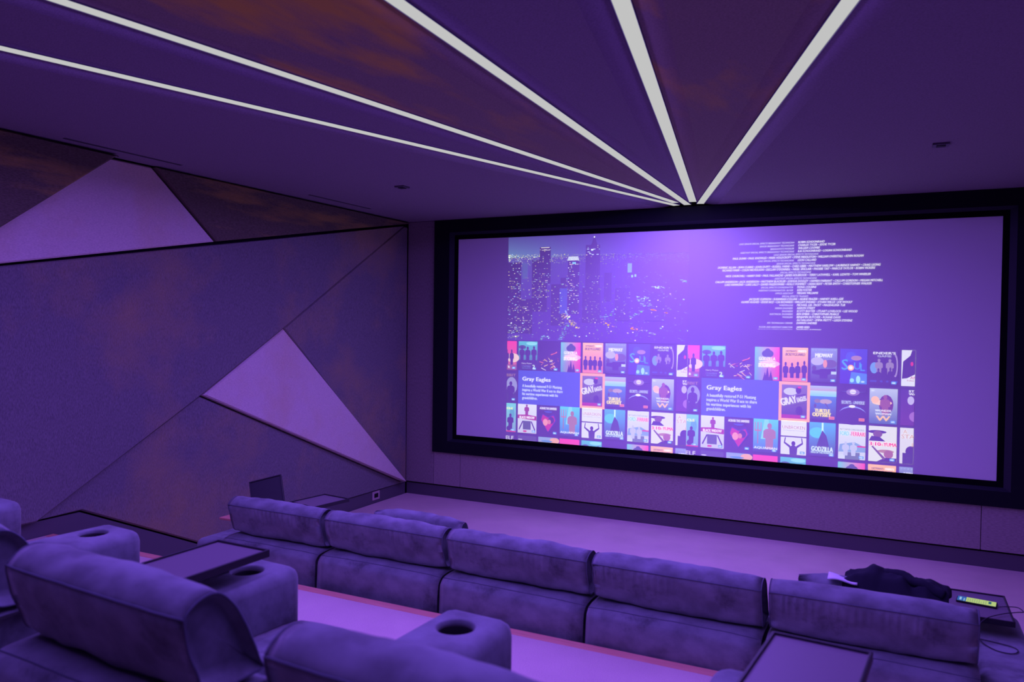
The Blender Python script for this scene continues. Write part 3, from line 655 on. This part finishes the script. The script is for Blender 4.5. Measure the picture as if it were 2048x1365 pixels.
        for u in (.05, .17, .29): A.rect(x+w*u, z+h*.66, x+w*(u+.03), z+h*.9, (190, 120, 90))
        A.rect(x+w*.05, z+h*.63, x+w*.32, z+h*.67, (190, 120, 90)); A.rect(x, z, X1, z+h*.09, (60, 70, 150)); tx('AQUAMAN', .5, .10, .065, WHITE, .94, bold=.01)
    elif key == (2, 4):
        A.rect(x, z+h*.55, X1, z1, (222, 224, 230)); A.rect(x, z, X1, z+h*.51, (218, 220, 228)); A.ell(x+w*.5, z+h*.33, w*.08, h*.07, (70, 50, 75)); A.poly([(x+w*.36, z), (x+w*.64, z), (x+w*.66, z+h*.22), (x+w*.55, z+h*.27), (x+w*.45, z+h*.27), (x+w*.34, z+h*.22)], (85, 65, 90))
        for s in (-1, 1): A.poly([(x+w*(.5+s*.12), z+h*.18), (x+w*(.5+s*.12), z+h*.26), (x+w*(.5+s*.33), z+h*.36), (x+w*(.5+s*.30), z+h*.50), (x+w*(.5+s*.34), z+h*.50), (x+w*(.5+s*.38), z+h*.33)], (85, 65, 90))
        tx('UNBROKEN', .5, .76, .10, (170, 120, 90), .88, bold=.01); tx('THE UNBELIEVABLE TRUE STORY', .5, .70, .03, (120, 95, 110), .85)
    elif key == (2, 5):
        bg((55, 50, 140), (70, 175, 225)); A.ell(x+w*.3, z+h*.7, w*.3, h*.16, (85, 200, 235)); A.rect(x+w*.47, z+h*.70, x+w*.54, z1, (200, 245, 255)); A.poly([(x+w*.25, z+h*.2), (x+w*.8, z+h*.2), (x+w*.66, z+h*.62), (x+w*.5, z+h*.78), (x+w*.38, z+h*.55)], (45, 70, 140))
        tx('GODZILLA', .5, .16, .14, (215, 235, 245), .82, bold=.03); tx('KING OF THE MONSTERS', .5, .10, .05, (205, 225, 240), .84, bold=.01)
    elif key == (2, 6):
        bg((200, 205, 215), (218, 222, 228)); A.poly([(x, z+h*.2), (X1, z+h*.22), (X1, z+h*.36), (x+w*.6, z+h*.50), (x+w*.05, z+h*.42)], (130, 165, 200)); A.rect(x+w*.7, z+h*.36, X1, z+h*.40, (220, 60, 80)); A.rect(x+w*.0, z, x+w*.25, z+h*.12, (205, 215, 225)); A.rect(x+w*.25, z, x+w*.8, z+h*.2, (110, 120, 150)); sil(.12, .1, .6, .44, 2, (190, 195, 215))
        tx('MATT DAMON', .24, .83, .055, (110, 100, 125), .38, bold=.01); tx('CHRISTIAN BALE', .70, .83, .055, (110, 100, 125), .48, bold=.01); tx('FORD', .22, .68, .12, (110, 185, 220), .33, bold=.03); tx('v', .44, .69, .05, (90, 80, 110)); tx('FERRARI', .73, .68, .12, (225, 65, 90), .5, bold=.03)
    elif key == (2, 7):
        bg((222, 222, 215), (222, 222, 215)); A.ell(x+w*.3, z+h*.84, w*.34, h*.05, (70, 50, 70)); A.ell(x+w*.32, z+h*.78, w*.17, h*.10, (125, 85, 95)); A.poly([(x, z+h*.58), (x+w*.6, z+h*.58), (x+w*.4, z+h*.7), (x+w*.1, z+h*.72)], (75, 55, 80)); A.ell(x+w*.62, z+h*.30, w*.3, h*.05, (180, 130, 95)); A.ell(x+w*.72, z+h*.22, w*.17, h*.12, (165, 105, 95)); A.poly([(x+w*.3, z), (X1, z), (X1, z+h*.12), (x+w*.6, z+h*.12)], (70, 45, 70)); A.poly([(x+w*.1, z+h*.42), (x+w*.55, z+h*.05), (x+w*.62, z+h*.1), (x+w*.15, z+h*.44)], (120, 85, 75))
        tx('3:10', .23, .45, .10, (230, 50, 120), .40, bold=.04); tx('TO', .47, .455, .055, (230, 50, 120), .12, bold=.03); tx('YUMA', .77, .45, .10, (230, 50, 120), .46, bold=.04)
    elif key == (2, 8):
        bg((215, 212, 215), (220, 218, 220)); A.ell(x+w*.4, z+h*.35, w*.2, h*.15, (60, 50, 75)); A.rect(x+w*.1, z, x+w*.52, z+h*.3, (70, 60, 85)); tx('A', .18, .85, .10, (190, 140, 125)); tx('STAR', .05, .71, .11, (190, 140, 125), .62, 'L'); tx('BORN', .42, .49, .10, (190, 140, 125), .5, 'L'); hd = None
    elif key == (3, 0):
        tx('ELF', .47, .82, .13, (215, 210, 235), .42, 'L'); hd = None
    elif key == (3, 1): bg((105, 85, 150), (95, 80, 145)); A.ell(x+w*.15, z+h*.86, w*.12, h*.02, (190, 185, 215)); hd = None
    elif key == (3, 2): bg((210, 150, 130), (140, 165, 205)); A.ell(x+w*.85, z+h*.9, w*.25, h*.1, (235, 170, 120)); tx('SUMMER', .45, .83, .09, (70, 140, 210), .6, bold=.02, shear=.2) if False else A.ell(x+w*.45, z+h*.87, w*.3, h*.03, (80, 140, 200)); hd = None
    else:
        A.bm.free(); T.bm.free(); return
    if r == 3: hd = None
    if hd: badge(A, T, x, z, hd)
    cx0, cx1 = (off-3.622, off-1.7405)
    for q in (A, T): q.clip(cx0, cx1, SZ0+.001, 3)
    o = A.done('film_cover')
    if len(T.bm.verts):
        tb = T.done('cover_lettering', o, kind='stuff')
    else: T.bm.free()
rnd = random.Random(11)
for off in (0, 1.884):
    for r in range(4):
        for c in range(9):
            if r == 1 and c in (1, 2, 3): continue
            if r == 3 and c == 5: continue
            cover(r, c, off, rnd)
    A = Art(); A.rect(-3.489+off, 1.886-.808, -2.808+off, 1.886-.461, (68, 92, 205)); o = A.done('caption_box', label='blue caption box')
    T = Art(); T.k = 60
    put_text(T, 'Gray Eagles', -3.441+off, 1.886-.566, .040, WHITE, .314, bold=.018)
    for k, s in enumerate(('A beautifully restored P-51 Mustang', 'inspires a World War II ace to share', 'his wartime experiences with his', 'grandchildren.')):
        put_text(T, s, -3.441+off, 1.886-.632-.0415*k, .0285, (215, 220, 245), None, 'L', .004, 0, .74)
    T.done('caption_lettering', o, kind='stuff')

# ---------------------------------------------------------------- seating
def V2(*p): return [Vector(q) for q in p]
BACK = catmull(V2((.130, .662), (.118, .70), (.088, .77), (.057, .83), (.022, .866), (-.015, .876), (-.055, .864), (-.084, .834), (-.080, .79), (-.056, .72), (-.026, .662), (.05, .657)), 5)
SEAM = 7*5
BASEP = catmull(V2((-.125, .02), (-.128, .10), (-.128, .45), (-.122, .59), (-.108, .628), (-.075, .648), (.0, .655), (.10, .652), (.143, .635), (.148, .58), (.148, .10), (.145, .02), (.0, .012)), 4)
PADP = catmull(V2((.158, .45), (.165, .60), (.18, .64), (.22, .64), (.25, .58), (.27, .45)), 5)
SEATP = catmull(V2((.155, .26), (.155, .42), (.19, .442), (.5, .450), (.78, .440), (.855, .40), (.872, .33), (.865, .27), (.82, .25), (.5, .25)), 4)
def piping_for(rings, idx, loops=True, r=.0028):
    bm = bmesh.new()
    pts = [rg[idx].co.copy() for rg in rings[2:-2]]
    for p in pts: p.y -= .0012
    add_tube(bm, pts, r, 6)
    if loops:
        for rg in (rings[5], rings[-6]): add_tube(bm, [v.co.copy() for v in rg], r, 5, True)
    return bm
def make_seat(loc, rz, width, label, group, seed, gather=True, bwidth=None):
    t = empty('theater_seat', loc, rz, label=label, category='seat', group=group)
    hw = width/2-.004; bw = (bwidth or width)/2-.004
    bm, rg = cushion(BASEP, -bw, bw, .030, 36, seed, .003, None, .006)
    pp = piping_for(rg, 5*4-1, False, .002)
    o = smooth(obj('back_shell', bm, t, M['velvet']), False); smooth(obj('seam', pp, o, M['piping']), False)
    bm, rg = cushion(BACK, -bw+.006, bw-.006, .034, 110, seed+11, .006, SEAM if gather else None, .012)
    pp = piping_for(rg, SEAM, True)
    o = smooth(obj('back_cushion', bm, t, M['velvet']), False); smooth(obj('piping', pp, o, M['piping']), False)
    bm, rg = cushion(PADP, -hw+.01, hw-.01, .03, 20, seed+3, .004); smooth(obj('lumbar_pad', bm, t, M['velvet']), False)
    bm, rg = cushion(SEATP, -hw+.006, hw-.006, .04, 30, seed+5, .006); smooth(obj('seat_cushion', bm, t, M['velvet']), False)
    smooth(obj('seat_box', box(-hw+.01, hw-.01, .15, .83, .0, .25, .02), t, M['velvet']))
    return t
# front row, five seats side by side on the lower floor
R1X = [-3.45, -2.747, -1.976, -1.206, -.450, .303]; R1Y = [3.345, 3.345, 3.33, 3.305, 3.305]
R1L = ['front-row violet velvet seat at the left end, beside the angular wall panels', 'second front-row velvet seat from the left, a pillow standing in it',
       'middle one of the five front-row velvet seats, third from either end', 'second front-row velvet seat from the right end of the row', 'front-row velvet seat at the right end, dark jacket lying in it']
for k in range(5):
    x0, x1 = R1X[k], R1X[k+1]
    rz = math.atan2((R1Y[min(4, k+1)]-R1Y[max(0, k-1)]), .77*(2 if 0 < k < 4 else 1))
    make_seat(((x0+x1)/2, R1Y[k], 0), rz, x1-x0-.006, R1L[k], 'front row seats', k+1, True)
# rear row on the platform
R2 = [(-2.30, 1.20, -5, 'violet velvet back-row seat cut off by the left picture edge'), (-1.487, 1.115, -4, 'large violet velvet back-row seat, its back filling the lower left foreground'),
      (-.65, 1.035, -2.5, 'violet velvet back-row seat with only its back ridge showing at bottom centre'), (.19, 1.02, 0, 'back-row velvet seat at the right, just below the picture edge')]
for k, (x, y, a, lb) in enumerate(R2):
    make_seat((x, y, PLAT), math.radians(a), .545 if k == 2 else .585, lb, 'back row seats', 20+k, False, .585 if k == 2 else .645)
def pil(tz): return catmull(V2((.0, .452), (-.05, .47), (-.075, .60), (-.05, tz-.04), (-.01, tz), (.03, tz-.01), (.07, tz-.085), (.08, .59), (.05, .47)), 5)
for k, (px, py, pw, tz_, lb) in enumerate(((-2.428, 3.735, .60, .805, 'violet velvet pillow behind the second front-row seat back from the left'), (-.085, 3.725, .58, .79, 'violet velvet pillow behind the right-end seat back, under the jacket'))):
    bm, rg = cushion(pil(tz_), -pw/2, pw/2, .06, 60, 40+k, .010, None, .02)
    p_ = obj('pillow', bm, mats=M['velvet'], label=lb, category='pillow', group='velvet pillows'); smooth(p_, False); p_.location = (px, py, 0)
# consoles
def rounded_body(w, y0, y1, h, hole=None):
    bm = bmesh.new(); add_box(bm, -w/2, w/2, y0, y1, 0, h)
    ed = [e for e in bm.edges if max(v.co.z for v in e.verts) > h-.001 or (abs(e.verts[0].co.z-e.verts[1].co.z) > .1)]
    bmesh.ops.bevel(bm, geom=ed, offset=.042, segments=6, profile=.5, affect='EDGES')
    me = bpy.data.meshes.new('body'); bm.to_mesh(me); bm.free()
    if hole:
        o = bpy.data.objects.new('tmp_a', me); C.objects.link(o)
        cb = bmesh.new(); add_lathe(cb, [(.047, h-.11), (.047, h-.014), (.052, h-.004), (.060, h+.0035), (.075, h+.02)], 0, hole, 32)
        cm = bpy.data.meshes.new('cut'); cb.to_mesh(cm); cb.free(); co = bpy.data.objects.new('tmp_b', cm); C.objects.link(co)
        md = o.modifiers.new('b', 'BOOLEAN'); md.operation = 'DIFFERENCE'; md.object = co; md.solver = 'EXACT'
        dg = bpy.context.evaluated_depsgraph_get(); me2 = bpy.data.meshes.new_from_object(o.evaluated_get(dg))
        bpy.data.objects.remove(o); bpy.data.objects.remove(co); me = me2
    me.materials.clear()
    return me
CUPY = .715
_cb = rounded_body(.222, .185, .85, .60, CUPY); _ce = rounded_body(.215, -.06, .85, .60, CUPY); _cn = rounded_body(.222, .185, .85, .60)
def cup_bm(h, y):
    bm = bmesh.new()
    add_lathe(bm, [(.0, h-.105), (.040, h-.105), (.042, h-.09), (.043, h-.016), (.0465, h-.012), (.0465, h-.09), (.044, h-.109), (.0, h-.109)], 0, y, 32, False)
    return bm
_cup = bpy.data.meshes.new('cup'); b_ = cup_bm(.60, CUPY); b_.to_mesh(_cup); b_.free(); _cup.materials.append(M['cup'])
_cb.materials.append(M['velvet']); _ce.materials.append(M['velvet']); _cn.materials.append(M['velvet'])
def make_console(loc, rz, label, group, body=_cb):
    t = empty('arm_console', loc, rz, label=label, category='armrest', group=group)
    o = obj('console_body', body, t); smooth(o)
    if body is not _cn: c = obj('cup_holder', _cup, t, label='dark round cup holder'); smooth(c, False)
    return t
CON = [(-3.57, 1.24, -5, 'velvet arm console at the far left picture edge on the platform'), (-2.715, 1.165, -5, 'velvet arm console with open cup holder, left of the big foreground seat back'),
       (-1.885, 1.115, -4, 'velvet arm console under the dark tray at left, right behind the big seat back'), (-1.055, 1.03, -3, 'velvet arm console with open round cup holder at the bottom centre'),
       (-.275, 1.01, -1, 'velvet arm console under the large tray at the bottom right')]
for k, (x, y, a, lb) in enumerate(CON): make_console((x, y, PLAT), math.radians(a), lb, 'back row arm consoles', _cn if k == 4 else _cb)
make_console((-3.60, 3.33, 0), 0, 'velvet arm console at the left end of the front row', 'front row end consoles', _ce)
make_console((.418, 3.32, 0), 0, 'velvet arm console at the right end of the front row, under phone tray', 'front row end consoles', _ce)

# trays on posts
def make_tray(loc, rz, w, d, label, post_xy, post_len, tilt=None, topmat='tray'):
    t = empty('tray_table', loc, rz, label=label, category='tray', group='swivel trays')
    tm = box(-w/2, w/2, -d/2, d/2, -.012, 0, .003, 2); o = obj('tray_top', tm, t, M[topmat]); smooth(o)
    rim = bmesh.new()
    for a in ((-w/2-.006, w/2+.006, d/2-.002, d/2+.006), (-w/2-.006, w/2+.006, -d/2-.006, -d/2+.002), (-w/2-.006, -w/2+.002, -d/2, d/2), (w/2-.002, w/2+.006, -d/2, d/2)):
        add_box(rim, a[0], a[1], a[2], a[3], -.018, .006, .002, 2)
    obj('rim', rim, t, M['tray_rim'])
    if post_len:
        px, py = post_xy; b = bmesh.new(); add_lathe(b, [(.034, -.026), (.034, -.013)], px, py, 20); add_lathe(b, [(.013, -post_len), (.013, -.026)], px, py, 16)
        obj('post', b, t, M['metal'])
    if tilt: t.rotation_euler = tilt
    return t
zt2 = PLAT+.60+.072
make_tray((-1.862, 1.655, zt2), math.radians(-1), .215, .35, 'dark rectangular swivel tray on console at left, above the seat back', (-.02, .125), .15)
make_tray((-.155, 1.715, zt2), math.radians(-5), .205, .35, 'large dark tray at the bottom right picture edge, over a velvet console', (-.06, .0), .0735)
make_tray((.345, 3.985, .6725), math.radians(0), .235, .35, 'dark tray at the right end of the front row carrying a phone', (.05, .045), .15)
make_tray((-3.50, 4.145, .672), math.radians(-8), .235, .30, 'dark tray seen just above the left front-row seat, near the outlet', (-.10, -.10), .15)
make_tray((-3.67, 3.83, .735), 0, .20, .26, 'dark tray folded up on edge behind the left front-row seat', (0, 0), 0, (math.radians(62), math.radians(-14), math.radians(32)), 'tray_rim')

# wooden board on the left end console
t = obj('wooden_board', box(-.18, .18, -.045, .045, 0, .014, .003, 2), mats=M['wood'], label='small reddish wooden board on the left end console', category='board'); t.location = (-3.735, 3.70, .601)

# phone and cable
ph = empty('phone', (.345, 4.01, .673), math.radians(-8), label='lit phone lying on the right front-row tray', category='phone')
smooth(obj('phone_body', box(-.078, .078, -.037, .037, 0, .009, .0035, 3), ph, M['cup']))
def phone_art():
    bm = bmesh.new(); cl = bm.loops.layers.float_color.new('Col'); rnd = random.Random(5)
    def q(x0, x1, y0, y1, c, z):
        f = bm.faces.new([bm.verts.new(p) for p in ((x0, y0, z), (x1, y0, z), (x1, y1, z), (x0, y1, z))])
        for l in f.loops: l[cl] = (*(lin(v) for v in c), 1)
    q(-.074, .074, -.033, .033, (178, 200, 120), .0092); q(-.074, -.040, -.033, .033, (45, 95, 175), .0093)
    q(-.066, -.058, -.02, .022, (150, 190, 220), .0094); q(-.05, -.045, -.028, .01, (140, 180, 200), .0094)
    for k in range(9): q(-.034+k*.0085, -.031+k*.0085, -.026, rnd.uniform(0, .026), (140, 165, 115), .0094)
    q(.045, .056, -.012, .024, (40, 95, 110), .0094)
    return bm
obj('phone_display', phone_art(), ph, M['phone_screen'], label='bright green and blue phone display')
cp = [(.425, 3.985, .677), (.46, 3.99, .683), (.50, 4.0, .682), (.517, 3.975, .674), (.49, 3.93, .683), (.43, 3.88, .682), (.365, 3.80, .679), (.335, 3.765, .655), (.332, 3.74, .62), (.345, 3.70, .606), (.385, 3.645, .604), (.435, 3.635, .604), (.462, 3.67, .604), (.455, 3.71, .604), (.40, 3.735, .604), (.335, 3.75, .604)]
def spline(pts, sub=6):
    out = []; P = [Vector(p) for p in pts]; P = [P[0]]+P+[P[-1]]
    for i in range(1, len(P)-2):
        for s in range(sub):
            u = s/sub; a, b, c, d = P[i-1:i+3]
            out.append(.5*((2*b)+(c-a)*u+(2*a-5*b+4*c-d)*u*u+(3*b-a-3*c+d)*u**3))
    return out+[P[-2]]
cb = add_tube(bmesh.new(), spline(cp), .0022, 6)
smooth(obj('charging_cable', cb, mats=M['cable'], label='thin charging cable looping from the phone onto the console', category='cable'), False)

# jacket and paper on the right front seat
def jacket():
    bm = bmesh.new(); nx, ny = 56, 40; g = []
    for j in range(ny+1):
        row = []
        for i in range(nx+1):
            u, v = i/nx, j/ny
            x = -.20+.41*u + .02*noise.noise(Vector((u*3, v*3, 1))); y = -.15+.30*v + .02*noise.noise(Vector((u*3, v*3, 5)))
            hgt = .803 - .012*u + .045*math.exp(-((u-.27)/.10)**2-((v-.55)/.3)**2) + .03*math.exp(-((u-.52)/.16)**2-((v-.4)/.3)**2) + .016*math.exp(-((u-.8)/.1)**2)
            hgt -= 1.5*max(0, abs(y)-.055) + .9*max(0, abs(x-.01)-.19)
            hgt += .014*(1-2.4*abs(noise.noise(Vector((u*4.2+v*2, v*3.1, 2.2))))) + .008*noise.noise(Vector((u*13, v*9, 3)))
            row.append(bm.verts.new((x, y, hgt)))
        g.append(row)
    for j in range(ny):
        for i in range(nx): bm.faces.new((g[j][i], g[j][i+1], g[j+1][i+1], g[j+1][i]))
    return bm
jk = empty('jacket', (.015, 3.735, 0), math.radians(-6), label='crumpled dark jacket thrown over the right front-row seat', category='jacket')
jb = jacket(); o = obj('cloth', jb, jk, M['jacket']); smooth(o, False); s_ = o.modifiers.new('s', 'SOLIDIFY'); s_.thickness = .008
sl = bmesh.new(); add_tube(sl, spline([(-.09, .05, .79), (-.02, .01, .826), (.06, -.02, .822), (.13, -.04, .806), (.19, -.05, .785)]), .022, 12)
for v in sl.verts: v.co += Vector((0, 0, .010*noise.noise(v.co*30)))
smooth(obj('sleeve', sl, jk, M['jacket']), False)
pb = bmesh.new(); N_ = 10; top = []
for j in range(5):
    top.append([pb.verts.new((-.05+.12*i/N_, -.05+.09*j/4, .006*math.sin(i*.5+j*.4))) for i in range(N_+1)])
for j in range(4):
    for i in range(N_): pb.faces.new((top[j][i], top[j][i+1], top[j+1][i+1], top[j+1][i]))
o = obj('white_cloth', pb, mats=M['paper'], label='folded white cloth tucked under the dark jacket', category='cloth'); smooth(o, False); o.location = (-.20, 3.705, .792)
s_ = o.modifiers.new('s', 'SOLIDIFY'); s_.thickness = .006
